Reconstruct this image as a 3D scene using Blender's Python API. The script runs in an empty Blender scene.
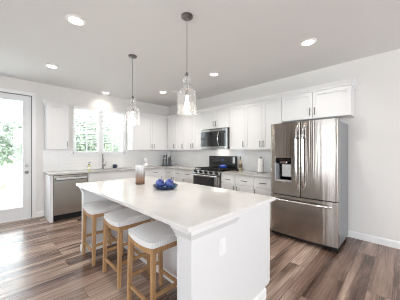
import bpy, bmesh, math, random
from mathutils import Vector, Matrix
random.seed(7)
S = bpy.context.scene
COL = S.collection
PI = math.pi

# ---------------------------------------------------------------- camera
cd = bpy.data.cameras.new('camera')
cam = bpy.data.objects.new('camera', cd); COL.objects.link(cam)
cam.location = (-3.925, -5.30, 1.342)
cam.rotation_euler = (PI/2, 0, math.radians(-45))
cd.sensor_width = 36; cd.lens = 204.5/400*36; cd.shift_y = 1.2/400
cd.clip_start = .05; cd.clip_end = 300
S.camera = cam

# ---------------------------------------------------------------- colour management, world, sun, daylight
S.view_settings.view_transform = 'Standard'
S.view_settings.look = 'None'
S.view_settings.gamma = 1
S.view_settings.use_curve_mapping = False
S.view_settings.exposure = 0.26
S.cycles.filter_width = 1.0
S.cycles.diffuse_bounces = 12; S.cycles.max_bounces = 16; S.cycles.glossy_bounces = 6; S.cycles.transparent_max_bounces = 24
w = bpy.data.worlds.new('sky'); S.world = w; w.use_nodes = True
bg = w.node_tree.nodes['Background']
bg.inputs[0].default_value = (.88, .94, 1, 1); bg.inputs[1].default_value = 3.1
sd = bpy.data.lights.new('sun', 'SUN'); sd.energy = 9.0; sd.angle = .05; sd.color = (1, .96, .9)
sun = bpy.data.objects.new('sun', sd); COL.objects.link(sun)
sun.rotation_euler = (math.radians(38), 0, math.radians(35))
def area(name, loc, target, sx, sy, power, color=(1, 1, 1)):
    l = bpy.data.lights.new(name, 'AREA'); l.shape = 'RECTANGLE'; l.size = sx; l.size_y = sy
    l.energy = power; l.color = color
    o = bpy.data.objects.new(name, l); COL.objects.link(o); o.location = loc
    o.rotation_euler = (Vector(target)-Vector(loc)).to_track_quat('-Z', 'Y').to_euler()
    return o
# added area lamps imitating daylight at door, kitchen window and unseen windows behind camera
area('daylight_door', (-3.9, .25, 1.35), (-3.7, -4, .6), .85, 2.1, 38, (.84, .92, 1))
area('daylight_window', (-2.07, .25, 1.82), (-2.07, -4, .9), 1.1, 1.0, 14, (.93, .97, 1))
area('fill_front', (-3.6, -9.05, 1.55), (-3.0, 0, 1.3), 5.2, 2.2, 85, (.95, .975, 1))
area('fill_side', (-7.35, -5.3, 1.55), (0, -4.6, 1.0), 4.4, 2.2, 50, (.95, .975, 1))

# ---------------------------------------------------------------- materials
M = {}
def mat(name, color=(.8, .8, .8), rough=.5, metal=0, spec=.5, emit=None, estr=0, coat=0):
    m = bpy.data.materials.new(name); m.use_nodes = True
    b = m.node_tree.nodes['Principled BSDF']
    b.inputs['Base Color'].default_value = (*color, 1)
    b.inputs['Roughness'].default_value = rough
    b.inputs['Metallic'].default_value = metal
    b.inputs['Specular IOR Level'].default_value = spec
    b.inputs['Coat Weight'].default_value = coat
    if emit:
        b.inputs['Emission Color'].default_value = (*emit, 1)
        b.inputs['Emission Strength'].default_value = estr
    M[name] = m
    return m
def nt(m): return m.node_tree.nodes, m.node_tree.links, m.node_tree.nodes['Principled BSDF']
def coords(m, scale=(1, 1, 1), rot=(0, 0, 0), kind='Object'):
    n, l, b = nt(m)
    tc = n.new('ShaderNodeTexCoord'); mp = n.new('ShaderNodeMapping')
    mp.inputs['Scale'].default_value = scale; mp.inputs['Rotation'].default_value = rot
    l.new(tc.outputs[kind], mp.inputs['Vector'])
    return mp.outputs['Vector']
def noise(m, vec, scale, detail=3, rough=.5, dist=0):
    n, l, b = nt(m); t = n.new('ShaderNodeTexNoise')
    t.inputs['Scale'].default_value = scale; t.inputs['Detail'].default_value = detail
    t.inputs['Roughness'].default_value = rough; t.inputs['Distortion'].default_value = dist
    l.new(vec, t.inputs['Vector']); return t.outputs['Fac']
def ramp(m, fac, stops):
    n, l, b = nt(m); r = n.new('ShaderNodeValToRGB')
    e = r.color_ramp.elements
    while len(e) < len(stops): e.new(.5)
    for i, (p, c) in enumerate(stops): e[i].position = p; e[i].color = (*c, 1)
    l.new(fac, r.inputs['Fac']); return r.outputs['Color']
def mix(m, a, b_, fac, mode='MIX'):
    n, l, b = nt(m); x = n.new('ShaderNodeMix'); x.data_type = 'RGBA'; x.blend_type = mode
    for s, v in ((x.inputs[6], a), (x.inputs[7], b_), (x.inputs[0], fac)):
        if hasattr(v, 'links'): l.new(v, s)
        elif isinstance(v, tuple): s.default_value = (*v, 1)
        else: s.default_value = v
    return x.outputs[2]
def bump(m, h, strength, dist=.01):
    n, l, b = nt(m); k = n.new('ShaderNodeBump'); k.inputs['Strength'].default_value = strength
    k.inputs['Distance'].default_value = dist; l.new(h, k.inputs['Height']); l.new(k.outputs[0], b.inputs['Normal'])

def painted(name, col, rough=.6, amt=.03, sc=60):
    m = mat(name, col, rough); v = coords(m); f = noise(m, v, sc, 2)
    bump(m, f, amt, .002)
    f2 = noise(m, v, 1.3, 2)
    c = ramp(m, f2, [(.3, tuple(x*.985 for x in col)), (.7, col)])
    m.node_tree.links.new(c, nt(m)[2].inputs['Base Color'])
    return m
painted('wall_paint', (.77, .757, .738), .7, .05, 120)
painted('ceiling_paint', (.775, .77, .76), .85, .05, 120)
painted('trim_white', (.86, .86, .86), .4)
painted('cabinet_white', (.75, .755, .76), .35)
painted('door_white', (.80, .81, .82), .4)
mat('gap_shade', (.25, .25, .25), .7)
mat('nickel', (.24, .23, .22), .3, 1)
mat('chrome', (.75, .75, .76), .12, 1)
mat('black_plastic', (.012, .012, .013), .3)
mat('black_gloss', (.008, .008, .01), .06, 0, .6)
mat('black_iron', (.015, .015, .015), .5)
mat('fridge_side', (.24, .255, .27), .35, .3)
mat('gap', (.01, .01, .01), .8)
mat('grille', (.5, .5, .49), .5)
mat('plastic_white', (.85, .85, .86), .35)
mat('outlet_dark', (.08, .08, .08), .5)
mat('light_trim', (.88, .87, .85), .4)
mat('lamp_glow', (1, 1, 1), .5, emit=(1, .95, .88), estr=9)
mat('bulb_glow', (1, 1, 1), .5, emit=(1, .9, .76), estr=6)
mat('mug_navy', (.012, .02, .055), .25)
mat('mug_white', (.85, .85, .84), .25)
mat('paper', (.86, .86, .85), .9)
mat('soap_liquid', (.62, .58, .3), .2)
mat('label_dark', (.12, .09, .06), .6)
mat('oil', (.42, .38, .26), .12)
mat('blue_enamel', (.03, .075, .36), .15)
mat('screen', (.01, .01, .02), .1, emit=(.15, .35, 1), estr=.15)
mat('steel_plain', (.66, .66, .66), .42, .8)
mat('outdoor_board', (.55, .42, .36), .7)
mat('outdoor_white', (.8, .8, .8), .6)
mat('reflection_panel', (.20, .12, .075), .8)
mat('reflection_panel_tan', (.55, .42, .28), .8)

def brushed(name, col, rough=.2):
    # brushed sheet: horizontal grain, so reflections smear up and down
    m = mat(name, col, rough, 1); n, l, b = nt(m)
    v = coords(m, (1.5, 1.5, 220)); f = noise(m, v, 4, 2)
    l.new(ramp(m, f, [(.3, tuple(x*.94 for x in col)), (.7, col)]), b.inputs['Base Color'])
    tg = n.new('ShaderNodeTangent'); tg.direction_type = 'RADIAL'; tg.axis = 'Z'; l.new(tg.outputs[0], b.inputs['Tangent'])
    v2 = coords(m, (14, 14, .25)); f2 = noise(m, v2, 1.6, 3, .6); bump(m, f2, .55, .004)
    b.inputs['Anisotropic'].default_value = .85; b.inputs['Anisotropic Rotation'].default_value = .25
    return m
brushed('steel', (.42, .39, .36))
brushed('steel_dark', (.27, .26, .25))

# floor: wood-look planks running along x with strong tone changes from board to board
m = mat('floor_planks', rough=.3)
n, l, b = nt(m)
tc = n.new('ShaderNodeTexCoord')
br = n.new('ShaderNodeTexBrick'); br.offset = .37; br.offset_frequency = 2; br.squash = 1
for k, v in (('Scale', 1), ('Mortar Size', .0018), ('Mortar Smooth', .1), ('Bias', 0), ('Brick Width', 1.4), ('Row Height', .18)):
    br.inputs[k].default_value = v
br.inputs['Color1'].default_value = (0, 0, 0, 1); br.inputs['Color2'].default_value = (1, 1, 1, 1); br.inputs['Mortar'].default_value = (.5, .5, .5, 1)
l.new(tc.outputs['Object'], br.inputs['Vector'])
# per-plank offset for the grain
vm = n.new('ShaderNodeVectorMath'); vm.operation = 'MULTIPLY_ADD'
l.new(br.outputs['Color'], vm.inputs[0]); vm.inputs[1].default_value = (7, 5, 3); l.new(tc.outputs['Object'], vm.inputs[2])
mp = n.new('ShaderNodeMapping'); mp.inputs['Scale'].default_value = (.28, 3.4, 1); l.new(vm.outputs[0], mp.inputs[0])
g1 = noise(m, mp.outputs[0], 1.9, 2.5, .5, .9)
mp2 = n.new('ShaderNodeMapping'); mp2.inputs['Scale'].default_value = (.9, 26, 1); l.new(vm.outputs[0], mp2.inputs[0])
g2 = noise(m, mp2.outputs[0], 2.0, 3, .6, .3)
tone = ramp(m, br.outputs['Color'], [(0, (.17, .108, .085)), (.3, (.25, .172, .138)), (.55, (.32, .228, .185)), (.8, (.375, .278, .228)), (1, (.43, .34, .285))])
streak = ramp(m, g1, [(.33, (.27, .22, .20)), (.43, (.62, .56, .53)), (.52, (.95, .92, .90)), (.62, (1.2, 1.2, 1.2)), (.72, (1.6, 1.65, 1.68))])
c = mix(m, tone, streak, .95, 'MULTIPLY')
fine = ramp(m, g2, [(.3, (.86, .85, .84)), (.7, (1.1, 1.1, 1.1))])
c = mix(m, c, fine, .8, 'MULTIPLY')
c = mix(m, c, (.05, .035, .03), br.outputs['Fac'])
l.new(c, b.inputs['Base Color'])
rr = n.new('ShaderNodeMapRange'); l.new(g2, rr.inputs[0]); rr.inputs[3].default_value = .20; rr.inputs[4].default_value = .34
l.new(rr.outputs[0], b.inputs['Roughness'])
bump(m, g2, .05, .001)

def quartz(name, base, fleck, rough, lo=.62, hi=.72):
    m = mat(name, base, rough); v = coords(m)
    f = noise(m, v, 60, 3, .7); c = ramp(m, f, [(lo, base), (hi, fleck)])
    f2 = noise(m, v, 5, 4, .6, .4); c2 = ramp(m, f2, [(.35, (.95, .945, .94)), (.6, (1, 1, 1))])
    m.node_tree.links.new(mix(m, c, c2, 1.0, 'MULTIPLY'), nt(m)[2].inputs['Base Color'])
quartz('quartz_white', (.78, .77, .755), (.60, .58, .55), .10)
quartz('quartz_grey', (.50, .49, .47), (.42, .41, .39), .16, .5, .7)

# subway tile
m = mat('tile', (.80, .79, .77), .14)
n, l, b = nt(m)
def tile_mat(name, rot):
    m = mat(name, (.80, .79, .77), .14); n, l, b = nt(m)
    v = coords(m, (1, 1, 1), rot)
    br = n.new('ShaderNodeTexBrick'); br.offset = .5
    for k, x in (('Scale', 1), ('Mortar Size', .0016), ('Brick Width', .152), ('Row Height', .076)): br.inputs[k].default_value = x
    br.inputs['Color1'].default_value = (.90, .90, .90, 1); br.inputs['Color2'].default_value = (.885, .885, .885, 1); br.inputs['Mortar'].default_value = (.80, .80, .80, 1)
    l.new(v, br.inputs['Vector']); l.new(br.outputs['Color'], b.inputs['Base Color'])
tile_mat('tile_back', (PI/2, 0, 0))      # maps (x,z)
tile_mat('tile_right', (0, PI/2, 0))

# oak for the stools
m = mat('oak', (.45, .29, .16), .5); v = coords(m, (9, 9, 1.2))
f = noise(m, v, 3.5, 4, .6, .5)
m.node_tree.links.new(ramp(m, f, [(.3, (.36, .195, .085)), (.7, (.55, .34, .17))]), nt(m)[2].inputs['Base Color'])
bump(m, f, .1, .002)
# striped cushion
m = mat('striped_fabric', (.8, .8, .8), .95); n, l, b = nt(m)
tc = n.new('ShaderNodeTexCoord'); wv = n.new('ShaderNodeTexWave'); wv.wave_type = 'BANDS'; wv.bands_direction = 'X'
wv.inputs['Scale'].default_value = 15; wv.inputs['Distortion'].default_value = .35
l.new(tc.outputs['Object'], wv.inputs['Vector'])
l.new(ramp(m, wv.outputs['Fac'], [(.3, (.78, .787, .795)), (.6, (.86, .857, .855))]), b.inputs['Base Color'])
bump(m, wv.outputs['Fac'], .35, .003)
# vase: glazed white top running down to copper brown (the vase's own glaze)
m = mat('ombre_glaze', (.7, .7, .7), .3); n, l, b = nt(m)
tc = n.new('ShaderNodeTexCoord'); sx = n.new('ShaderNodeSeparateXYZ'); l.new(tc.outputs['Generated'], sx.inputs[0])
v = coords(m, (40, 40, 2)); f = noise(m, v, 1.4, 3, .6)
ma = n.new('ShaderNodeMath'); ma.operation = 'MULTIPLY_ADD'; l.new(f, ma.inputs[0]); ma.inputs[1].default_value = .55; ma.inputs[2].default_value = -.27
mb_ = n.new('ShaderNodeMath'); mb_.operation = 'ADD'; l.new(ma.outputs[0], mb_.inputs[0]); l.new(sx.outputs[2], mb_.inputs[1])
l.new(ramp(m, mb_.outputs[0], [(.05, (.13, .062, .036)), (.28, (.30, .18, .12)), (.46, (.26, .225, .20)), (.66, (.40, .40, .395)), (.92, (.68, .69, .70))]), b.inputs['Base Color'])
# decorative balls and dish
m = mat('blue_ball', (.05, .10, .42), .28); v = coords(m)
f = noise(m, v, 38, 3, .6); m.node_tree.links.new(ramp(m, f, [(.35, (.02, .03, .13)), (.56, (.07, .11, .38)), (.72, (.27, .33, .62))]), nt(m)[2].inputs['Base Color']); bump(m, f, .5, .004)
m = mat('blue_dish', (.01, .03, .10), .15); v = coords(m)
f = noise(m, v, 22, 3, .6); m.node_tree.links.new(ramp(m, f, [(.35, (.008, .015, .05)), (.6, (.01, .05, .13)), (.8, (.03, .2, .35))]), nt(m)[2].inputs['Base Color'])

def glassy(name, tint=(1, 1, 1), fac=.06, rim=.35, blend=.25):
    m = bpy.data.materials.new(name); m.use_nodes = True; n = m.node_tree.nodes; l = m.node_tree.links
    n.remove(n['Principled BSDF']); out = n['Material Output']
    t = n.new('ShaderNodeBsdfTransparent'); t.inputs[0].default_value = (*tint, 1)
    g = n.new('ShaderNodeBsdfGlossy'); g.inputs['Roughness'].default_value = .03
    lw = n.new('ShaderNodeLayerWeight'); lw.inputs[0].default_value = blend
    mr = n.new('ShaderNodeMapRange'); mr.inputs[3].default_value = fac; mr.inputs[4].default_value = rim
    l.new(lw.outputs['Facing'], mr.inputs[0])
    x = n.new('ShaderNodeMixShader'); l.new(mr.outputs[0], x.inputs[0]); l.new(t.outputs[0], x.inputs[1]); l.new(g.outputs[0], x.inputs[2])
    l.new(x.outputs[0], out.inputs[0]); M[name] = m
glassy('window_glass', (.97, .99, .98), .04, .3)
glassy('pendant_glass', (.97, .97, .97), .02, .45, .3)
def seeded(m):   # the faint milkiness of seeded glass
    n = m.node_tree.nodes; l = m.node_tree.links; out = n['Material Output']; src = out.inputs[0].links[0].from_socket
    d = n.new('ShaderNodeBsdfTranslucent'); d.inputs[0].default_value = (.9, .9, .9, 1)
    d2 = n.new('ShaderNodeBsdfDiffuse'); d2.inputs[0].default_value = (.9, .9, .9, 1)
    a = n.new('ShaderNodeAddShader'); l.new(d.outputs[0], a.inputs[0]); l.new(d2.outputs[0], a.inputs[1])
    x = n.new('ShaderNodeMixShader'); x.inputs[0].default_value = .03; l.new(src, x.inputs[1]); l.new(a.outputs[0], x.inputs[2]); l.new(x.outputs[0], out.inputs[0])
seeded(M['pendant_glass'])
glassy('clear_acrylic', (.8, .82, .84), .1, .5)
glassy('bottle_glass', (.75, .72, .5), .1, .6)

def leafmat(name, a, b_):
    m = mat(name, a, .7); v = coords(m); f = noise(m, v, 1.2, 3)
    m.node_tree.links.new(ramp(m, f, [(.35, a), (.65, b_)]), nt(m)[2].inputs['Base Color'])
leafmat('leaf_deep', (.20, .27, .21), (.36, .42, .36))
leafmat('leaf_pale', (.42, .48, .42), (.60, .64, .58))
mat('bark', (.12, .09, .07), .9)
leafmat('lawn', (.25, .36, .14), (.38, .46, .22))

# ---------------------------------------------------------------- helpers
def base_of(p):
    return Vector((0, 0, 0)) if p is None else Vector(p.get('_base', (0, 0, 0)))
def obj(name, bm, material, parent=None, smooth=False, base=None):
    """link a bmesh (given in world coordinates) as one object; origin = its thing's base"""
    b0 = Vector(base) if base is not None else base_of(parent)
    bmesh.ops.translate(bm, verts=bm.verts, vec=-b0)
    bmesh.ops.recalc_face_normals(bm, faces=bm.faces)
    me = bpy.data.meshes.new(name); bm.to_mesh(me); bm.free()
    me.materials.append(M[material])
    if smooth:
        for p in me.polygons: p.use_smooth = True
        try: me.set_sharp_from_angle(angle=math.radians(40))
        except Exception: pass
    o = bpy.data.objects.new(name, me); COL.objects.link(o)
    o['_base'] = tuple(b0)
    if parent is not None: o.parent = parent
    else: o.location = b0
    return o
def thing(name, label, cat, loc=(0, 0, 0), group=None):
    o = bpy.data.objects.new(name, None); COL.objects.link(o); o.location = loc; o['_base'] = tuple(loc)
    o.empty_display_size = .05
    o['label'] = label; o['category'] = cat
    if group: o['group'] = group
    return o
def tag(o, label, cat, group=None, kind=None):
    o['label'] = label; o['category'] = cat
    if group: o['group'] = group
    if kind: o['kind'] = kind
    return o
def struct(name, bm, material, parent=None, **k):
    o = obj(name, bm, material, parent, **k)
    if parent is None: o['kind'] = 'structure'
    return o
def B(): return bmesh.new()
def box(bm, x0, x1, y0, y1, z0, z1, bev=0):
    x0, x1 = sorted((x0, x1)); y0, y1 = sorted((y0, y1)); z0, z1 = sorted((z0, z1))
    r = bmesh.ops.create_cube(bm, size=1)
    for v in r['verts']:
        v.co = Vector(((x0+x1)/2+v.co.x*(x1-x0), (y0+y1)/2+v.co.y*(y1-y0), (z0+z1)/2+v.co.z*(z1-z0)))
    if bev > 0:
        es = set()
        for v in r['verts']: es.update(v.link_edges)
        bmesh.ops.bevel(bm, geom=list(es), offset=bev, segments=2, affect='EDGES', clamp_overlap=True)
    return bm
def cyl(bm, p0, p1, r0, r1=None, seg=16):
    p0, p1 = Vector(p0), Vector(p1); r1 = r0 if r1 is None else r1
    d = p1-p0; q = d.to_track_quat('Z', 'Y').to_matrix().to_4x4()
    bmesh.ops.create_cone(bm, cap_ends=True, segments=seg, radius1=r0, radius2=r1, depth=d.length,
                          matrix=Matrix.Translation((p0+p1)/2) @ q)
    return bm
def lathe(bm, prof, cx, cy, cz, seg=32, cap=True):
    rings = []
    for r, z in prof:
        if r < 1e-5: rings.append([bm.verts.new((cx, cy, cz+z))])
        else: rings.append([bm.verts.new((cx+r*math.cos(2*PI*i/seg), cy+r*math.sin(2*PI*i/seg), cz+z)) for i in range(seg)])
    for a, b_ in zip(rings, rings[1:]):
        for i in range(seg):
            j = (i+1) % seg
            va = [a[0]] if len(a) == 1 else [a[i], a[j]]
            vb = [b_[0]] if len(b_) == 1 else [b_[j], b_[i]]
            f = va+vb
            if len(f) > 2: bm.faces.new(f)
    if cap:
        for r in (rings[0], rings[-1]):
            if len(r) > 1:
                try: bm.faces.new(r)
                except ValueError: pass
    return bm
def tube(bm, pts, r, seg=10):
    """a round bar swept along points"""
    pts = [Vector(p) for p in pts]; rings = []
    up = Vector((0, 0, 1))
    for i, p in enumerate(pts):
        t = (pts[min(i+1, len(pts)-1)]-pts[max(i-1, 0)]).normalized()
        a = t.cross(up)
        if a.length < .2: a = t.cross(Vector((0.3, 1, 0)))
        a.normalize(); b_ = t.cross(a).normalized()
        rr_ = r[i] if isinstance(r, (list, tuple)) else r
        rings.append([bm.verts.new(p+rr_*(math.cos(2*PI*k/seg)*a+math.sin(2*PI*k/seg)*b_)) for k in range(seg)])
    for A, C_ in zip(rings, rings[1:]):
        for k in range(seg): bm.faces.new([A[k], A[(k+1) % seg], C_[(k+1) % seg], C_[k]])
    bm.faces.new(rings[0]); bm.faces.new(rings[-1])
    return bm
def sweep(bm, path, prof):
    """profile (out, z) swept along a horizontal polyline with mitred corners; 'out' is to the right of travel"""
    P = [Vector((p[0], p[1])) for p in path]; rings = []
    for i, p in enumerate(P):
        d0 = (P[i]-P[i-1]).normalized() if i else None
        d1 = (P[i+1]-P[i]).normalized() if i < len(P)-1 else None
        n0 = Vector((d0.y, -d0.x)) if d0 else None; n1 = Vector((d1.y, -d1.x)) if d1 else None
        if n0 is None: nn = n1
        elif n1 is None: nn = n0
        else:
            nn = (n0+n1).normalized(); nn = nn/max(.2, nn.dot(n0))
        rings.append([bm.verts.new((p.x+nn.x*o_, p.y+nn.y*o_, z)) for o_, z in prof])
    k = len(prof)
    for A, C_ in zip(rings, rings[1:]):
        for i in range(k): bm.faces.new([A[i], A[(i+1) % k], C_[(i+1) % k], C_[i]])
    bm.faces.new(rings[0]); bm.faces.new(rings[-1])
    return bm
# faces of furniture: u along the wall, w out from it
class Face:
    def __init__(s, side): s.side = side
    def box(s, bm, u0, u1, w0, w1, z0, z1, bev=0):
        if s.side == 'back': return box(bm, u0, u1, -w0, -w1, z0, z1, bev)
        if s.side == 'right': return box(bm, -w0, -w1, u0, u1, z0, z1, bev)
    def pt(s, u, w_, z): return (u, -w_, z) if s.side == 'back' else (-w_, u, z)
BK, RT = Face('back'), Face('right')
def shaker(F, u0, u1, z0, z1, w0, rail=.057, th=.02):
    bm = B()
    F.box(bm, u0+rail*.9, u1-rail*.9, w0, w0+th*.35, z0+rail*.9, z1-rail*.9)
    for a in ((u0, u0+rail, z0, z1), (u1-rail, u1, z0, z1)): F.box(bm, a[0], a[1], w0, w0+th, a[2], a[3], .0015)
    for a in ((z0, z0+rail), (z1-rail, z1)): F.box(bm, u0+rail, u1-rail, w0, w0+th, a[0], a[1], .0015)
    return bm
def pull_v(F, u, z0, z1, w_):
    bm = B(); cyl(bm, F.pt(u, w_+.028, z0), F.pt(u, w_+.028, z1), .0078, seg=10)
    for z in (z0+.018, z1-.018): cyl(bm, F.pt(u, w_-.001, z), F.pt(u, w_+.028, z), .0045, seg=8)
    return bm
def pull_h(F, u0, u1, z, w_):
    bm = B(); cyl(bm, F.pt(u0, w_+.028, z), F.pt(u1, w_+.028, z), .0078, seg=10)
    for u in (u0+.018, u1-.018): cyl(bm, F.pt(u, w_-.001, z), F.pt(u, w_+.028, z), .0045, seg=8)
    return bm

# ================================================================ THE ROOM
H = 2.75
X0, Y0 = -7.2, -8.9
WX0, WX1, WZ0, WZ1 = -2.68, -1.46, 1.275, 2.37     # kitchen window opening
DX0, DX1, DZ1 = -4.37, -3.405, 2.455               # door opening
bm = B(); box(bm, X0-.15, .15, Y0-.15, .15, -.12, 0); struct('floor', bm, 'floor_planks')
bm = B(); box(bm, X0-.15, .15, Y0-.15, .15, H, H+.12); struct('ceiling', bm, 'ceiling_paint')
bm = B()
box(bm, X0-.15, DX0, 0, .15, 0, H); box(bm, DX0, DX1, 0, .15, DZ1, H); box(bm, DX1, WX0, 0, .15, 0, H)
box(bm, WX0, WX1, 0, .15, 0, WZ0); box(bm, WX0, WX1, 0, .15, WZ1, H); box(bm, WX1, .15, 0, .15, 0, H)
wall_back = struct('wall_back', bm, 'wall_paint')
bm = B(); box(bm, 0, .15, Y0, 0, 0, H); wall_right = struct('wall_right', bm, 'wall_paint')
bm = B()   # wall with two unseen windows placed for light, behind and left of the camera
box(bm, X0-.15, X0, Y0, 0, 0, .35); box(bm, X0-.15, X0, Y0, 0, 2.5, H)
for a, c in ((Y0, -7.4), (-5.5, -5.0), (-3.1, 0)): box(bm, X0-.15, X0, a, c, .35, 2.5)
struct('wall_left', bm, 'wall_paint')
bm = B(); box(bm, X0, .15, Y0-.15, Y0, 0, .35); box(bm, X0, .15, Y0-.15, Y0, 2.5, H)
for a, c in ((X0, -6.3), (-3.85, -3.35), (-.9, .15)): box(bm, a, c, Y0-.15, Y0, .35, 2.5)
struct('wall_front', bm, 'wall_paint')

# tiled backsplash (part of the walls)
bm = B(); zt = 1.372
box(bm, -3.225, WX0-.02, -.008, 0, .914, zt); box(bm, WX0-.02, WX1+.02, -.008, 0, .914, WZ0-.03); box(bm, WX1+.02, -.008, -.008, 0, .914, zt)
obj('tile_backsplash', bm, 'tile_back', wall_back)
bm = B(); box(bm, -.008, 0, -3.79, -.008, .914, zt+.03); obj('tile_backsplash', bm, 'tile_right', wall_right)

# baseboards
prof = [(0, 0), (.014, 0), (.014, .085), (.008, .1), (0, .1)]
bm = B(); sweep(bm, [(-3.34, -.0005), (-3.215, -.0005)], prof); struct('baseboard_back', bm, 'trim_white')
bm = B(); sweep(bm, [(-.0005, -3.8), (-.0005, Y0)], prof); struct('baseboard_right', bm, 'trim_white')

# exterior door: white, full glass lite with enclosed blinds
bm = B()
box(bm, DX1, DX1+.06, -.018, 0, 0, DZ1+.06, .003); box(bm, DX0-.06, DX0, -.018, 0, 0, DZ1+.06, .003)
box(bm, DX0, DX1, -.018, 0, DZ1, DZ1+.06, .003)
struct('trim_1', bm, 'trim_white')
bm = B()
box(bm, DX1-.012, DX1, 0, .12, 0, DZ1); box(bm, DX0, DX0+.012, 0, .12, 0, DZ1); box(bm, DX0, DX1, 0, .12, DZ1-.012, DZ1)
box(bm, DX0, DX1, 0, .15, 0, .012)
struct('trim_2', bm, 'trim_white')
bm = B()
a0, a1, az0, az1 = DX0+.015, DX1-.015, .018, DZ1-.017
gx0, gx1, gz0, gz1 = a0+.13, a1-.125, .25, 2.345
box(bm, a0, gx0, .012, .056, az0, az1); box(bm, gx1, a1, .012, .056, az0, az1)
box(bm, gx0, gx1, .012, .056, az0, gz0); box(bm, gx0, gx1, .012, .056, gz1, az1)
for s, t in ((.002, .012),):
    f = .028
    box(bm, gx0-f, gx0, s, t, gz0-f, gz1+f, .003); box(bm, gx1, gx1+f, s, t, gz0-f, gz1+f, .003)
    box(bm, gx0, gx1, s, t, gz0-f, gz0, .003); box(bm, gx0, gx1, s, t, gz1, gz1+f, .003)
door = struct('door_1', bm, 'door_white')
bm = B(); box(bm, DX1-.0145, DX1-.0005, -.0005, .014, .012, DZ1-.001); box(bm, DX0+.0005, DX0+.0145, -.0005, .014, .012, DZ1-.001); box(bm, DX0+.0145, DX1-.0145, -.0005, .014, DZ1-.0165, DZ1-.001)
obj('gap_shade_strip', bm, 'gap_shade', door)  # dark strip standing in for the shaded gap between door slab and jamb
bm = B(); box(bm, gx0, gx1, .022, .026, gz0, gz1); obj('glass_pane', bm, 'window_glass', door)
bm = B()
z = gz0+.02
while z < gz1-.01:
    box(bm, gx0+.004, gx1-.004, .030, .043, z, z+.0015); z += .018
box(bm, gx0+.002, gx1-.002, .028, .045, gz1-.022, gz1)
obj('enclosed_blind', bm, 'plastic_white', door)
for z, nm in ((1.056, 'deadbolt'), (.925, 'door_knob')):
    bm = B(); x = -3.487
    cyl(bm, (x, .013, z), (x, .004, z), .031, .029, 24)
    if nm == 'deadbolt': box(bm, x-.006, x+.006, -.012, .006, z-.018, z+.018, .003)
    else:
        cyl(bm, (x, .005, z), (x, -.03, z), .011)
        bmesh.ops.create_uvsphere(bm, u_segments=20, v_segments=12, radius=.027, matrix=Matrix.Translation((x, -.045, z)) @ Matrix.Diagonal((1, .7, 1, 1)))
    obj(nm, bm, 'nickel', door, True)
bm = B()
for z in (.925, 1.056): box(bm, DX1-.016, DX1-.011, -.002, .02, z-.03, z+.03)
obj('strike_plate', bm, 'nickel', door)

# kitchen window: two double-hung sashes side by side, grilles, sill
win = bpy.data.objects.new('window_1', None); COL.objects.link(win); win['kind'] = 'structure'; win['_base'] = (0, 0, 0)
mx = (WX0+WX1)/2; mid = 1.80
bm = B(); f = .035
box(bm, WX0, WX0+f, .05, .13, WZ0, WZ1); box(bm, WX1-f, WX1, .05, .13, WZ0, WZ1)
box(bm, WX0, WX1, .05, .13, WZ1-f, WZ1); box(bm, WX0, WX1, .05, .13, WZ0, WZ0+f); box(bm, mx-.045, mx+.045, .04, .135, WZ0, WZ1)
obj('window_frame', bm, 'trim_white', win)
for a, c in ((WX0+f, mx-.045), (mx+.045, WX1-f)):
    for z0, z1, yy in ((WZ0+f, mid+.02, .065), (mid-.02, WZ1-f, .095)):
        bm = B(); g = .032
        box(bm, a, a+g, yy, yy+.028, z0, z1); box(bm, c-g, c, yy, yy+.028, z0, z1)
        box(bm, a+g, c-g, yy, yy+.028, z0, z0+g); box(bm, a+g, c-g, yy, yy+.028, z1-g, z1)
        xm = (a+c)/2; zm = (z0+z1)/2
        box(bm, xm-.009, xm+.009, yy+.008, yy+.02, z0+g, z1-g); box(bm, a+g, c-g, yy+.008, yy+.02, zm-.009, zm+.009)
        sh = obj('sash', bm, 'trim_white', win)
        bm = B(); box(bm, a+g*.8, c-g*.8, yy+.012, yy+.016, z0+g*.8, z1-g*.8); obj('pane', bm, 'window_glass', sh)
bm = B(); box(bm, WX0-.035, WX1+.025, -.035, .05, WZ0-.028, WZ0, .004); obj('window_sill', bm, 'trim_white', win)
for i, (a, c) in enumerate(((WX0+.008, mx-.003), (mx+.003, WX1-.008))):
    side = ('left', 'right')[i]
    t = thing('window_blind', f'white horizontal slat blind hanging open in the {side} half of the kitchen window', 'window blind', ((a+c)/2, .02, WZ1), 'white blinds over the sink window')
    bm = B(); box(bm, a, c, -.004, .046, WZ1-.055, WZ1-.002, .003); obj('valance', bm, 'plastic_white', t)
    bm = B(); z = WZ0+.045
    while z < WZ1-.07:
        box(bm, a+.005, c-.005, .0, .046, z, z+.0028)
        z += .04
    obj('slats', bm, 'plastic_white', t)
    bm = B(); box(bm, a+.005, c-.005, .0, .046, WZ0+.008, WZ0+.026, .003); obj('bottom_rail', bm, 'plastic_white', t)
    bm = B()
    for u in (a+.1, c-.1): cyl(bm, (u, .023, WZ0+.02), (u, .023, WZ1-.05), .0012, seg=6)
    obj('ladder_cord', bm, 'plastic_white', t)
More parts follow.
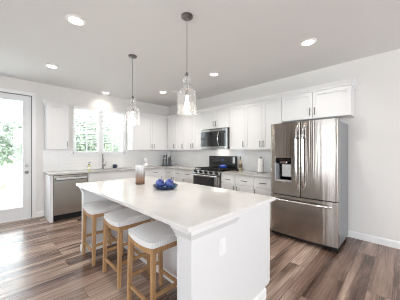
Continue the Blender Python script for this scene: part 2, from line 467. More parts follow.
# unseen living-room windows behind the camera, placed for light; curtains added for fridge reflections
k = 2
def unseen_window(kind, a, c):
    global k
    o = bpy.data.objects.new(f'window_{k}', None); COL.objects.link(o); o['kind'] = 'structure'; o['_base'] = (0, 0, 0); k += 1
    bm = B(); bmc = B(); t = .05; mm = (a+c)/2
    def bb(bmx, u0, u1, w0, w1, z0, z1):
        if kind == 'L': box(bmx, X0+w0, X0+w1, u0, u1, z0, z1)
        else: box(bmx, u0, u1, Y0+w0, Y0+w1, z0, z1)
    for u0, u1, z0, z1 in ((a, a+t, .35, 2.5), (c-t, c, .35, 2.5), (mm-.04, mm+.04, .35, 2.5), (a, c, .35, .4), (a, c, 2.45, 2.5)): bb(bm, u0, u1, -.1, -.03, z0, z1)
    obj('window_frame', bm, 'trim_white', o)
    for u in (a-.12, c+.12):
        bmc = B()
        for q in range(5): bb(bmc, u-.2+q*.08, u-.15+q*.08, .03, .09, .05, 2.6)
        obj('reflection_panel', bmc, 'reflection_panel', o)  # brown strips added out of view to streak the fridge reflections
unseen_window('L', -7.4, -5.5); unseen_window('L', -5.0, -3.1); unseen_window('F', -6.3, -3.85); unseen_window('F', -3.35, -.9)

bm = B()
for y0_, y1_ in ((-2.75, -1.85), (-1.83, -.93)):
    box(bm, X0+.001, X0+.04, y0_, y1_, 0, 2.3, .003)
    for z0, z1 in ((.2, 1.0), (1.15, 2.15)): box(bm, X0+.04, X0+.055, y0_+.13, y1_-.13, z0, z1, .004)
struct('reflection_door', bm, 'reflection_panel')  # brown double door added out of view to darken what the fridge reflects
bm = B(); box(bm, X0+.001, X0+.05, -2.85, -2.76, 0, 2.4); box(bm, X0+.001, X0+.05, -.92, -.83, 0, 2.4); box(bm, X0+.001, X0+.05, -2.76, -.92, 2.31, 2.4); struct('reflection_door_trim', bm, 'trim_white')

# ================================================================ OUTSIDE
bm = B(); box(bm, -40, 40, .16, 70, -.75, -.6); tag(obj('lawn', bm, 'lawn'), 'bright lawn beyond the deck outside the glass door', 'lawn', kind='stuff')
bm = B(); box(bm, -6.5, -2.9, .16, 3.0, -.1, -.03); 
for i in range(18): box(bm, -6.5, -2.9, .17+i*.157, .32+i*.157, -.03, -.01)
for x in (-6.4, -3.0):
    for y in (.3, 2.9): box(bm, x-.06, x+.06, y-.06, y+.06, -.6, -.1)
tag(obj('deck', bm, 'outdoor_white'), 'pale board deck just outside the glass door', 'deck')
t = thing('deck_railing', 'deck railing with a reddish top rail and thin balusters, seen through the door', 'railing', (-4.7, 2.9, 0))
bm = B(); box(bm, -6.5, -2.9, 2.84, 2.98, .76, .81); obj('top_rail', bm, 'outdoor_board', t)
bm = B(); box(bm, -6.5, -2.9, 2.88, 2.94, .08, .13); obj('bottom_rail', bm, 'outdoor_white', t)
for i in range(28):
    bm = B(); x = -6.4+i*.128; cyl(bm, (x, 2.91, .12), (x, 2.91, .765), .011, seg=8); obj('baluster', bm, 'outdoor_white', t)
for x in (-6.45, -4.7, -2.95):
    bm = B(); box(bm, x-.045, x+.045, 2.865, 2.955, -.01, .76); obj('post', bm, 'outdoor_white', t)
def tree(x, y, h, r, m_, label):
    rnd = random.Random(int(x*100+y))
    t = thing('tree', label, 'tree', (x, y, -.6), 'trees beyond the deck')
    bm = B(); tube(bm, [(x, y, -.598), (x+.05, y, h*.35), (x-.05, y, h*.75)], [.14, .1, .04], 8); obj('trunk', bm, 'bark', t)
    bm = B()
    for i in range(2200):
        u = rnd.uniform(-1, 1); a = rnd.uniform(0, 2*PI); q = rnd.random()**.4
        s = math.sqrt(1-u*u)
        lump = 1+.25*math.sin(5*a+3*u)+.15*math.sin(9*u+2*a)
        p = Vector((x+r*s*math.cos(a)*q*lump, y+r*s*math.sin(a)*q*lump, h*.58+h*.42*u*q+.15))
        d = Vector((rnd.gauss(0, 1), rnd.gauss(0, 1), rnd.gauss(0, 1))).normalized(); e = d.orthogonal().normalized()
        L = rnd.uniform(.1, .2)
        vs = [bm.verts.new(p+d*L), bm.verts.new(p+e*L*.5), bm.verts.new(p-d*L), bm.verts.new(p-e*L*.5)]
        bm.faces.new(vs)
    obj('crown', bm, m_, t)
tree(-3.9, 9.5, 2.9, 1.9, 'leaf_deep', 'dark green leafy tree seen through the glass door')
tree(-2.1, 14.0, 4.2, 1.8, 'leaf_pale', 'pale green tree at the right edge of the door glass')
tree(0.4, 9.0, 3.7, 1.7, 'leaf_deep', 'green tree seen through the left half of the sink window')
tree(4.4, 14.5, 3.8, 1.8, 'leaf_pale', 'pale low tree seen through the right half of the sink window')

# ================================================================ KITCHEN CABINETS
def door_on(F, cab, u0, u1, z0, z1, w0, hu=None, hz=None, hand=None):
    g = .0028
    d = obj('door', shaker(F, u0+g, u1-g, z0+g, z1-g, w0), 'cabinet_white', cab)
    if hu is not None: obj('handle', pull_v(F, hu, hz[0], hz[1], w0+.02), 'nickel', d, True)
    return d
def drawer_on(F, cab, u0, u1, z0, z1, w0, handle=True, L=.13):
    g = .0028; bm = B(); F.box(bm, u0+g, u1-g, w0, w0+.02, z0+g, z1-g, .003)
    d = obj('drawer', bm, 'cabinet_white', cab)
    if handle: m_ = (u0+u1)/2; obj('handle', pull_h(F, m_-L/2, m_+L/2, (z0+z1)/2, w0+.02), 'nickel', d, True)
    return d
UZ0, UZ1 = 1.372, 2.295
def upper(F, label, u0, u1, doors, z0=UZ0, depth=.31):
    c = F.pt((u0+u1)/2, .15, z0)
    t = thing('wall_cabinet', label, 'cabinet', c, 'white upper kitchen cabinets')
    bm = B(); F.box(bm, u0+.0005, u1-.0005, .009, depth, z0, UZ1); obj('cabinet_body', bm, 'cabinet_white', t)
    for a, c_, hu in doors: door_on(F, t, a, c_, z0, UZ1, depth+.001, hu, (z0+.05, z0+.17))
    return t
upper(BK, 'single-door white wall cabinet alone between the door and the window', -3.21, -2.83, [(-3.21, -2.83, -2.865)])
upper(BK, 'two-door white wall cabinet right of the sink window', -1.42, -.335, [(-1.42, -.825, -.86), (-.825, -.335, -.79)])
upper(RT, 'narrow white wall cabinet nearest the room corner on the range wall', -.70, -.335, [(-.70, -.335, -.665)])
upper(RT, 'narrow white wall cabinet second from the corner on the range wall', -1.07, -.70, [(-1.07, -.70, -1.035)])
upper(RT, 'two-door white wall cabinet just left of the microwave', -1.785, -1.07, [(-1.4275, -1.07, -1.392), (-1.785, -1.4275, -1.463)])
upper(RT, 'short two-door white wall cabinet above the microwave', -2.61, -1.785, [(-2.1975, -1.785, -2.162), (-2.61, -2.1975, -2.233)], z0=1.865)
upper(RT, 'single-door white wall cabinet just right of the microwave', -3.0, -2.61, [(-3.0, -2.61, -2.965)])
upper(RT, 'two-door white wall cabinet just left of the refrigerator', -3.755, -3.0, [(-3.3775, -3.0, -3.342), (-3.755, -3.3775, -3.413)])
upper(RT, 'short two-door white cabinet above the refrigerator', -4.76, -3.755, [(-4.2575, -3.755, -4.222), (-4.76, -4.2575, -4.293)], z0=1.865)
crown = [(-.004, UZ1+.0005), (.008, UZ1+.0005), (.012, UZ1+.02), (.045, UZ1+.065), (.045, UZ1+.08), (-.004, UZ1+.08)]
bm = B(); sweep(bm, [(-3.21, -.001), (-3.21, -.332), (-2.83, -.332), (-2.83, -.001)][::-1], [(-o_, z) for o_, z in crown]); 
tag(obj('crown_molding', bm, 'cabinet_white'), 'white crown molding capping the single cabinet beside the door', 'molding', 'cabinet crown moldings')
bm = B(); sweep(bm, [(-1.42, -.001), (-1.42, -.332), (-.332, -.332), (-.332, -4.76), (-.001, -4.76)][::-1], [(-o_, z) for o_, z in crown])
tag(obj('crown_molding', bm, 'cabinet_white'), 'long white crown molding over the cabinets from the window to past the refrigerator', 'molding', 'cabinet crown moldings')

# base cabinets
CT = .884
def base(F, label, u0, u1, doors, drawers, hollow=False):
    c = F.pt((u0+u1)/2, .3, 0)
    t = thing('base_cabinet', label, 'cabinet', c, 'white base cabinets')
    bm = B()
    if hollow:
        F.box(bm, u0+.0005, u0+.02, .009, .60, .10, CT-.001); F.box(bm, u1-.02, u1-.0005, .009, .60, .10, CT-.001)
        F.box(bm, u0+.02, u1-.02, .009, .60, .10, .12); F.box(bm, u0+.02, u1-.02, .009, .02, .12, CT-.001); F.box(bm, u0+.02, u1-.02, .585, .60, .685, CT-.001)
    else: F.box(bm, u0+.0005, u1-.0005, .009, .60, .10, CT-.001)
    F.box(bm, u0+.0005, u1-.0005, .009, .53, 0, .10)
    obj('cabinet_body', bm, 'cabinet_white', t)
    for a, c_, hu in doors: door_on(F, t, a, c_, .115, .69, .601, hu, (.545, .665))
    for a, c_, h in drawers: drawer_on(F, t, a, c_, .695, CT-.015, .601, h)
    return t
bm = B(); box(bm, -3.21, -3.155, -.615, -.009, 0, CT-.001, .002)
tag(obj('end_panel', bm, 'cabinet_white'), 'tall white end panel closing the counter at the left of the dishwasher', 'panel')
base(BK, 'white sink cabinet with false drawer front right of the dishwasher', -2.55, -1.56, [(-2.55, -2.055, -2.09), (-2.055, -1.56, -2.02)], [(-2.55, -1.56, False)], True)
base(BK, 'white base cabinet between the sink cabinet and the corner cabinet', -1.56, -1.17, [(-1.56, -1.17, -1.205)], [(-1.56, -1.17, True)])
base(BK, 'white corner base cabinet on the window wall', -1.17, -.603, [(-1.17, -.70, -.735)], [(-1.17, -.70, True)])
base(RT, 'white base cabinet next to the room corner on the range wall', -1.0, -.603, [(-1.0, -.64, -.965)], [(-1.0, -.64, True)])
base(RT, 'white base cabinet second from the corner on the range wall', -1.39, -1.0, [(-1.39, -1.0, -1.035)], [(-1.39, -1.0, True)])
base(RT, 'white base cabinet touching the left side of the range', -1.79, -1.39, [(-1.79, -1.39, -1.425)], [(-1.79, -1.39, True)])
base(RT, 'white base cabinet touching the right side of the range', -2.98, -2.615, [(-2.98, -2.615, -2.945)], [(-2.98, -2.615, True)])
base(RT, 'white base cabinet in the middle between range and refrigerator', -3.37, -2.98, [(-3.37, -2.98, -3.015)], [(-3.37, -2.98, True)])
base(RT, 'white base cabinet touching the refrigerator', -3.75, -3.37, [(-3.75, -3.37, -3.405)], [(-3.75, -3.37, True)])

# countertop: L-shaped piece and the piece right of the range
bm = B(); e = .003
sx0, sx1, sy0, sy1 = -2.37, -1.68, -.52, -.13       # sink cut-out
box(bm, -3.225, sx0, -.64, -.009, CT, .914, e); box(bm, sx1, -.64, -.64, -.009, CT, .914, e)
box(bm, sx0-.002, sx1+.002, -.64, sy0, CT, .914); box(bm, sx0-.002, sx1+.002, sy1, -.009, CT, .914)
box(bm, -.645, -.009, -1.788, -.009, CT, .914, e)
tag(obj('countertop', bm, 'quartz_grey'), 'L-shaped light grey stone countertop running under the window and round the corner', 'countertop', 'grey stone countertops')
bm = B(); box(bm, -.64, -.009, -3.755, -2.617, CT, .914, e)
tag(obj('countertop', bm, 'quartz_grey'), 'short grey stone countertop between the range and refrigerator', 'countertop', 'grey stone countertops')

# sink
t = thing('kitchen_sink', 'stainless steel undermount sink in the counter below the window', 'sink', (-2.025, -.32, CT))
bm = B(); d = .2; s = .004
box(bm, sx0, sx0+s, sy0, sy1, CT-d, .905); box(bm, sx1-s, sx1, sy0, sy1, CT-d, .905)
box(bm, sx0+s, sx1-s, sy0, sy0+s, CT-d, .905); box(bm, sx0+s, sx1-s, sy1-s, sy1, CT-d, .905); box(bm, sx0, sx1, sy0, sy1, CT-d-s, CT-d)
obj('basin', bm, 'steel_plain', t)
bm = B(); cyl(bm, (-2.025, -.32, CT-d), (-2.025, -.32, CT-d+.005), .045, seg=24); obj('drain', bm, 'chrome', t)
# faucet
fx, fy = -2.07, -.085
t = thing('kitchen_faucet', 'brushed nickel gooseneck faucet with side lever behind the sink', 'faucet', (fx, fy, .914))
bm = B(); lathe(bm, [(0, 0), (.03, 0), (.03, .006), (.022, .012), (.02, .10), (.014, .12), (0, .12)], fx, fy, .9145, 20); obj('faucet_base', bm, 'nickel', t, True)
bm = B(); pts = [(fx, fy, 1.03), (fx, fy, 1.17)]
for i in range(13):
    a = PI*i/12*1.0; pts.append((fx-.03*(1-math.cos(a)), fy-.085*(1-math.cos(a)), 1.17+.1*math.sin(a)))
tube(bm, pts, .0135, 12); ex = pts[-1]; obj('spout', bm, 'nickel', t, True)
bm = B(); cyl(bm, (ex[0], ex[1], 1.175), (ex[0], ex[1], 1.08), .016, .019, 16); obj('spray_head', bm, 'nickel', t, True)
bm = B(); cyl(bm, (fx+.015, fy, .99), (fx+.055, fy, .995), .013, seg=12); tube(bm, [(fx+.05, fy, .995), (fx+.075, fy, 1.03), (fx+.085, fy, 1.085)], [.009, .007, .006], 8); obj('lever', bm, 'nickel', t, True)

# ---- dishwasher
t = thing('dishwasher', 'stainless steel dishwasher with a bar handle under the counter', 'dishwasher', (-2.85, -.3, 0))
bm = B(); box(bm, -3.152, -2.552, -.57, -.01, .09, CT-.002); obj('dishwasher_body', bm, 'gap', t)
bm = B(); box(bm, -3.147, -2.557, -.612, -.572, .115, .775, .004); obj('door', bm, 'steel', t)
bm = B(); box(bm, -3.147, -2.557, -.612, -.572, .782, .872, .004); obj('control_panel', bm, 'steel', t)
bm = B(); box(bm, -3.12, -2.58, -.66, -.638, .795, .828, .006)
for x in (-3.10, -2.62): box(bm, x, x+.02, -.645, -.61, .798, .824, .002)
obj('handle', bm, 'chrome', t)
bm = B(); box(bm, -3.15, -2.555, -.54, -.1, 0, .09); obj('toe_kick', bm, 'gap', t)

# ---- range
r0, r1 = -2.612, -1.792
t = thing('gas_range', 'stainless steel gas range with black cooktop and black backguard', 'range', (-.33, -2.2, 0))
bm = B(); box(bm, -.62, -.03, r0, r1, .02, .905); obj('range_body', bm, 'black_plastic', t)
bm = B(); box(bm, -.66, -.621, r0+.004, r1-.004, .245, .830, .004); dd = obj('oven_door', bm, 'steel_dark', t)
bm = B(); box(bm, -.663, -.6605, r0+.16, r1-.05, .33, .775, .001); obj('oven_window', bm, 'black_gloss', dd)
bm = B(); cyl(bm, (-.71, r0+.05, .812), (-.71, r1-.05, .812), .013, seg=12)
for y in (r0+.07, r1-.07): cyl(bm, (-.655, y, .805), (-.71, y, .812), .009)
obj('handle', bm, 'chrome', dd, True)
bm = B(); box(bm, -.655, -.621, r0+.004, r1-.004, .05, .235, .004); obj('storage_drawer', bm, 'steel', t)
bm = B()
vs = [bm.verts.new(p) for p in ((-.668, r0+.002, .838), (-.64, r0+.002, .915), (-.60, r0+.002, .92), (-.60, r0+.002, .838), (-.668, r1-.002, .838), (-.64, r1-.002, .915), (-.60, r1-.002, .92), (-.60, r1-.002, .838))]
bm.faces.new(vs[:4]); bm.faces.new(vs[4:][::-1])
for i in range(4): bm.faces.new([vs[i], vs[(i+1) % 4], vs[4+(i+1) % 4], vs[4+i]])
cp = obj('control_panel', bm, 'steel_dark', t)
for i in range(5):
    y = r0+.10+i*(.62/4); bm = B()
    cyl(bm, (-.650, y, .878), (-.672, y, .884), .034, .032, 20); cyl(bm, (-.672, y, .884), (-.694, y, .890), .027, .022, 20)
    obj('knob', bm, 'black_plastic', t, True)
bm = B(); box(bm, -.625, -.10, r0, r1, .905, .925, .004); obj('cooktop', bm, 'black_gloss', t)
for y0_ in (r0+.02, r0+.283, r0+.546):
    bm = B(); y1_ = y0_+.255
    for x in (-.60, -.36, -.13): box(bm, x-.006, x+.006, y0_, y1_, .945, .957)
    for y in (y0_, y0_+.083, y0_+.166, y1_-.012): box(bm, -.60, -.13, y, y+.012, .945, .957)
    for x in (-.60, -.13):
        for y in (y0_+.006, y1_-.006): box(bm, x-.006, x+.006, y-.006, y+.006, .9255, .946)
    obj('burner_grate', bm, 'black_iron', t)
for x, y in ((-.48, r0+.15), (-.24, r0+.15), (-.48, r1-.15), (-.24, r1-.15), (-.36, (r0+r1)/2)):
    bm = B(); cyl(bm, (x, y, .9245), (x, y, .936), .04, .038, 20); obj('burner', bm, 'black_iron', t)
bm = B(); box(bm, -.095, -.03, r0+.004, r1-.004, .905, 1.225, .006); bgd = obj('backguard', bm, 'black_plastic', t)
bm = B(); box(bm, -.0975, -.0945, r0+.10, r1-.06, 1.06, 1.20, .001); obj('control_glass', bm, 'black_gloss', bgd)
bm = B(); box(bm, -.099, -.0945, r0+.02, r0+.085, 1.065, 1.205, .002); obj('steel_end_trim', bm, 'steel_plain', bgd)
bm = B(); box(bm, -.0985, -.0974, -2.27, -2.19, 1.12, 1.15); obj('clock_display', bm, 'screen', bgd)
# pot on the range

t = thing('cooking_pot', 'small shiny cobalt blue lidded pot at the back of the range', 'pot', (-.21, -2.34, .957))
c_ = (-.21, -2.34, .957)
bm = B(); lathe(bm, [(0, 0), (.07, 0), (.086, .010), (.09, .040), (.086, .045), (0, .045)], *c_, 28); obj('pot_body', bm, 'blue_enamel', t, True)
bm = B(); lathe(bm, [(.088, .0455), (.07, .062), (.03, .074), (.012, .076), (.012, .080), (.018, .084), (.018, .092), (0, .095)], *c_, 28); obj('lid', bm, 'blue_enamel', t, True)
bm = B()
for s in (-1, 1): tube(bm, [(-.21, -2.34+s*.085, 0.99), (-.21, -2.34+s*.112, 0.997), (-.225, -2.34+s*.112, 0.997), (-.225, -2.34+s*.083, 0.99)], .006, 8)
obj('handle', bm, 'blue_enamel', t, True)

# ---- microwave
t = thing('microwave', 'stainless over-the-range microwave with black glass door', 'microwave', (-.2, -2.2, 1.40))
m0, m1, mz0, mz1 = -2.606, -1.789, 1.40, 1.862
bm = B(); box(bm, -.38, -.012, m0, m1, mz0, mz1, .003); obj('microwave_body', bm, 'black_plastic', t)
bm = B(); fx0, fx1 = -.402, -.381
box(bm, fx0, fx1, m0, m1, mz1-.065, mz1, .003); box(bm, fx0, fx1, m0, m1, mz0, mz0+.05, .003)
box(bm, fx0, fx1, m0, m0+.03, mz0+.05, mz1-.065); box(bm, fx0, fx1, m1-.025, m1, mz0+.05, mz1-.065); 
obj('front_frame', bm, 'steel_dark', t)
bm = B(); box(bm, fx0+.003, fx1, m0+.20, m1-.025, mz0+.05, mz1-.065); obj('door_glass', bm, 'black_gloss', t)
bm = B(); box(bm, fx0+.002, fx1, m0+.03, m0+.198, mz0+.05, mz1-.065); cp = obj('control_panel', bm, 'black_gloss', t)
bm = B(); box(bm, fx0+.0005, fx0+.0019, m0+.06, m0+.15, mz1-.125, mz1-.09); obj('display', bm, 'black_plastic', cp)
bm = B(); pts = []
for i in range(9):
    q = i/8; pts.append((fx0-.012-.045*math.sin(PI*q), m0+.225, mz0+.07+q*(mz1-mz0-.16)))
tube(bm, pts, .011, 10); obj('handle', bm, 'chrome', t, True)
bm = B()
for i in range(9): box(bm, fx0-.001, fx0+.001, m0+.06+i*.08, m0+.12+i*.08, mz1-.022, mz1-.014)
obj('vent_slots', bm, 'gap', t)
bm = B(); box(bm, -.22, -.16, -2.25, -2.15, mz0-.003, mz0-.0005); obj('cooktop_lamp', bm, 'light_trim', t)
l = bpy.data.lights.new('cooktop_lamp_beam', 'AREA'); l.size = .3; l.energy = 1.0; l.color = (1, .92, .82)
o = bpy.data.objects.new('cooktop_lamp_beam', l); COL.objects.link(o); o.parent = t; o.location = (.01, 0, -.006)

# ---- refrigerator
f0, f1 = -4.69, -3.765   # y extents
fX, fB = -.70, -.05
t = thing('refrigerator', 'large stainless steel french-door refrigerator with ice dispenser', 'refrigerator', (-.4, -4.25, 0))
bm = B(); box(bm, fX+.005, fB, f0+.008, f1-.008, .045, 1.755, .004); box(bm, fX+.03, fX+.12, f0+.01, f0+.13, 1.755, 1.775, .003); box(bm, fX+.03, fX+.12, f1-.13, f1-.01, 1.755, 1.775, .003)
obj('cabinet_body', bm, 'fridge_side', t)
def curved_door(y0, y1, z0, z1, hole=None, bulge=.022, th=.075):
    """slab whose front bows gently outward across the full width of the fridge"""
    bm = B(); N = 16
    yc = (f0+f1)/2; hw = (f1-f0)/2
    def fr(y):
        q = abs((y-yc)/hw); x = fX-th-bulge*(1-q*q)
        ed = min(y-y0, y1-y); r = .012
        if ed < r: x += r-math.sqrt(max(0, r*r-(r-ed)**2))
        return x
    ys = [y0, y0+.003, y0+.007, y0+.012]+[y0+.012+(y1-y0-.024)*i/N for i in range(1, N)]+[y1-.012, y1-.007, y1-.003, y1]
    cuts = sorted(set(ys+([hole[0], hole[1]] if hole else [])))
    zs = [z0, z1] if not hole else [z0, hole[2], hole[3], z1]
    G = [[(bm.verts.new((fr(y), y, z))) for z in zs] for y in cuts]
    Bk = [[(bm.verts.new((fX, y, z))) for z in zs] for y in cuts]
    for i in range(len(cuts)-1):
        for j in range(len(zs)-1):
            if hole and j == 1 and cuts[i] >= hole[0]-1e-6 and cuts[i+1] <= hole[1]+1e-6: continue
            bm.faces.new([G[i][j], G[i+1][j], G[i+1][j+1], G[i][j+1]]); bm.faces.new([Bk[i][j], Bk[i][j+1], Bk[i+1][j+1], Bk[i+1][j]])
        for A in ((0),(len(zs)-1)): bm.faces.new([G[i][A], Bk[i][A], Bk[i+1][A], G[i+1][A]])
    for i in (0, len(cuts)-1):
        for j in range(len(zs)-1): bm.faces.new([G[i][j], G[i][j+1], Bk[i][j+1], Bk[i][j]])
    return bm
split = (f0+f1)/2-.005; dz = .672
hole = (-4.11, -3.85, .885, 1.24)
dl = obj('door', curved_door(split+.003, f1, dz+.006, 1.775, hole), 'steel', t, True); dl['label'] = 'left door with ice and water dispenser'
dr = obj('door', curved_door(f0, split-.003, dz+.006, 1.775), 'steel', t, True)
fz = obj('freezer_drawer', curved_door(f0, f1, .075, dz-.008), 'steel', t, True)
bm = B(); box(bm, fX+.06, fB-.02, f0+.03, f1-.03, .01, .07); obj('base_grille', bm, 'black_plastic', t)
bm = B(); box(bm, fX-.045, fX+.01, f0+.012, f1-.012, .025, .072, .004); obj('toe_grille', bm, 'black_plastic', t)
for y in (f0+.08, f1-.08):
    bm = B(); cyl(bm, (fX-.01, y, 0), (fX-.01, y, .03), .022, seg=14); obj('foot', bm, 'black_plastic', t)
hx = fX-.075-.022
def bow_handle(y0, z0, y1, z1, out=.055, r=.018):
    bm = B(); pts = []
    for i in range(15):
        q = i/14; o_ = out*min(1, math.sin(PI*q)*1.9)**.8 if 0 < q < 1 else -.01
        pts.append((hx+.006-o_-(.006 if 0 < q < 1 else 0), y0+(y1-y0)*q, z0+(z1-z0)*q))
    return tube(bm, pts, r, 12)
obj('handle', bow_handle(split+.045, .80, split+.045, 1.71), 'chrome', dl, True)
obj('handle', bow_handle(split-.045, .80, split-.045, 1.71), 'chrome', dr, True)
obj('handle', bow_handle(f1-.08, .60, f0+.08, .60, .06), 'chrome', fz, True)
# dispenser
hy0, hy1, hz0, hz1 = hole
fxh = fX-.075-.013
bm = B()
box(bm, fX+.002, fX+.006-.004, hy0-.002, hy1+.002, hz0, hz1)
box(bm, fxh, fX, hy0-.006, hy0+.006, hz0-.004, hz1+.02, .001); box(bm, fxh-.004, fX, hy1-.006, hy1+.006, hz0-.004, hz1+.02, .001)
box(bm, fxh-.004, fX, hy0-.004, hy1+.004, hz0-.01, hz0+.008)
disp = obj('dispenser_recess', bm, 'steel_plain', dl)
bm = B(); box(bm, fX-.098, fX, hy0+.006, hy1-.006, hz1-.055, hz1, .004); dm = obj('dispenser_hood', bm, 'black_gloss', dl)
bm = B(); box(bm, fX-.10, fX-.01, hy0+.07, hy1-.07, hz1-.085, hz1-.05, .008); obj('dispenser_nozzle', bm, 'chrome', dl)
bm = B(); box(bm, fX-.05, fX-.03, hy0+.03, hy1-.09, hz1-.29, hz1-.10, .004); obj('dispenser_paddle', bm, 'steel_plain', dl)
bm = B(); box(bm, fX-.07, fX-.003, hy1-.05, hy1-.006, hz0+.01, hz1-.09, .002); obj('dispenser_side', bm, 'fridge_side', dl)
bm = B(); box(bm, fX-.085, fX-.005, hy0+.02, hy1-.02, hz0+.008, hz0+.02, .003); obj('drip_tray', bm, 'chrome', dl)

# ================================================================ ISLAND
ix0, ix1, iy0, iy1 = -3.166, -2.076, -4.451, -2.204
wx, bx, ex_ = -3.105, -2.645, -2.105     # wing face, seating-side panel, working side
t = thing('kitchen_island', 'large white island base with paneled ends and a seating overhang', 'kitchen island', (-2.6, -3.33, 0))
bm = B(); box(bm, bx, ex_, iy0+.054, iy1-.05, .10, CT-.001); box(bm, bx, ex_-.07, iy0+.054, iy1-.05, 0, .10)
obj('island_body', bm, 'cabinet_white', t)
bm = B(); box(bm, wx, bx+.0, iy0+.042, iy0+.18, 0, CT-.001, .002); wn = obj('end_wing', bm, 'cabinet_white', t)
bm = B(); box(bm, wx, bx+.0, iy1-.11, iy1-.022, 0, CT-.001, .002); wf = obj('end_wing', bm, 'cabinet_white', t)
cprof = [(0, .800), (.008, .800), (.008, .815), (.011, .820), (.025, .852), (.030, .856), (.030, .8825), (0, .8825)]
bm = B(); sweep(bm, [(bx, iy0+.18), (wx, iy0+.18), (wx, iy0+.042), (bx, iy0+.042)][::-1], [(-o_, z) for o_, z in cprof]); obj('cap_molding', bm, 'cabinet_white', wn)
bm = B(); sweep(bm, [(bx, iy1-.022), (wx, iy1-.022), (wx, iy1-.11), (bx, iy1-.11)][::-1], [(-o_, z) for o_, z in cprof]); obj('cap_molding', bm, 'cabinet_white', wf)
bprof = [(0, 0), (.013, 0), (.013, .08), (.007, .092), (0, .092)]
bm = B(); sweep(bm, [(ex_-.075, iy0+.054), (bx+.001, iy0+.054), (bx+.001, iy0+.042), (wx, iy0+.042), (wx, iy0+.18), (bx, iy0+.18), (bx, iy1-.11), (wx, iy1-.11), (wx, iy1-.022), (bx, iy1-.022), (ex_-.075, iy1-.022)], [(-o_, z) for o_, z in bprof][::-1])
obj('base_molding', bm, 'trim_white', t)
for i in range(4):
    L = (iy1-iy0-.1)/4; y = iy0+.05+i*L
    bm = B(); 
    for a_ in ((y+.003, y+L-.003, .69, .868), (y+.003, y+L-.003, .115, .684)): box(bm, ex_, ex_+.02, a_[0], a_[1], a_[2], a_[3], .003)
    obj('door', bm, 'cabinet_white', t)
bm = B(); ox, oz = -2.82, .685
box(bm, ox-.037, ox+.037, iy0+.035, iy0+.0415, oz-.06, oz+.06, .003); ou = obj('power_outlet', bm, 'plastic_white', t)
bm = B(); box(bm, ox-.017, ox+.017, iy0+.0335, iy0+.035, oz-.035, oz+.035, .001); obj('outlet_face', bm, 'plastic_white', ou)
bm = B(); box(bm, ix0, ix1, iy0, iy1, CT, .914, .004)
tag(obj('island_countertop', bm, 'quartz_white'), 'large glossy white quartz countertop on the island', 'countertop')

# ================================================================ STOOLS (built once, then copied)
def make_stool():
    t = thing('counter_stool', '', 'stool', (0, 0, 0), 'backless counter stools at the island')
    W, L = .175, .205            # half depth (x), half length (y)
    zs = .60
    for sx_ in (-1, 1):
        for sy_ in (-1, 1):
            bm = B(); a = .019; b_ = .016; cx_, cy_ = sx_*(W-a), sy_*(L-a); s = .012
            v0 = [(cx_+sx_*s+i*b_, cy_+sy_*s*.4+j*b_, 0) for i, j in ((-1, -1), (1, -1), (1, 1), (-1, 1))]
            v1 = [(cx_+i*a, cy_+j*a, zs-.005) for i, j in ((-1, -1), (1, -1), (1, 1), (-1, 1))]
            A = [bm.verts.new(v) for v in v0]; C_ = [bm.verts.new(v) for v in v1]
            bm.faces.new(A); bm.faces.new(C_)
            for i in range(4): bm.faces.new([A[i], A[(i+1) % 4], C_[(i+1) % 4], C_[i]])
            bmesh.ops.bevel(bm, geom=list(bm.edges), offset=.003, segments=1, affect='EDGES')
            obj('leg', bm, 'oak', t)
    # curved aprons / saddle frame
    def sag(y): return -.022*(1-(y/L)**2)
    bm = B(); N = 12
    for sx_ in (-1, 1):
        x0_, x1_ = sorted((sx_*W, sx_*(W-.026))); rows = []
        for i in range(N+1):
            y = -L+2*L*i/N; zt_ = zs+sag(y); rows.append([bm.verts.new(p) for p in ((x0_, y, zt_-.042), (x1_, y, zt_-.042), (x1_, y, zt_), (x0_, y, zt_))])
        for A, C_ in zip(rows, rows[1:]):
            for k_ in range(4): bm.faces.new([A[k_], A[(k_+1) % 4], C_[(k_+1) % 4], C_[k_]])
        bm.faces.new(rows[0]); bm.faces.new(rows[-1])
    for sy_ in (-1, 1): box(bm, -W+.02, W-.02, sy_*L, sy_*(L-.026), zs-.042, zs-.001)
    obj('seat_frame', bm, 'oak', t)
    # cushion with a domed top following the saddle
    bm = B(); NX, NY = 14, 16; hw, hl = W+.006, L+.008
    top = {}; bot = {}
    for i in range(NX+1):
        for j in range(NY+1):
            u = -1+2*i/NX; v = -1+2*j/NY
            # slightly rounded-rectangle outline
            uu = u*math.sqrt(1-.10*v*v*abs(v)); vv = v*math.sqrt(1-.10*u*u*abs(u))
            edge = max(abs(u), abs(v)); h = .080*(1-.26*u*u)*(1-.10*v*v)
            if edge > .999: h = .046
            elif edge > .8: h *= .93
            s = sag(v*L)
            top[i, j] = bm.verts.new((uu*hw, vv*hl, zs+s+h+.001)); bot[i, j] = bm.verts.new((uu*hw*.985, vv*hl*.985, zs+s+.0015))
    for i in range(NX):
        for j in range(NY):
            bm.faces.new([top[i, j], top[i+1, j], top[i+1, j+1], top[i, j+1]]); bm.faces.new([bot[i, j], bot[i, j+1], bot[i+1, j+1], bot[i+1, j]])
    for i in range(NX):
        for j in (0, NY): bm.faces.new([top[i, j], top[i+1, j], bot[i+1, j], bot[i, j]])
    for j in range(NY):
        for i in (0, NX): bm.faces.new([top[i, j], top[i, j+1], bot[i, j+1], bot[i, j]])
    obj('seat_cushion', bm, 'striped_fabric', t, True)
    for sx_ in (-1, 1): 
        bm = B(); x = sx_*(W-.012); box(bm, x-.010, x+.010, -L+.03, L-.03, .135, .165, .003); obj('stretcher', bm, 'oak', t)
    for sy_ in (-1, 1):
        bm = B(); y = sy_*(L-.014); box(bm, -W+.03, W-.03, y-.010, y+.010, .215, .245, .003); obj('stretcher', bm, 'oak', t)
    return t
def dup(t, loc, label):
    r = t.copy(); COL.objects.link(r); r.location = loc; r['label'] = label
    for ch in t.children:
        c = ch.copy(); COL.objects.link(c); c.parent = r
    return r
st = make_stool()
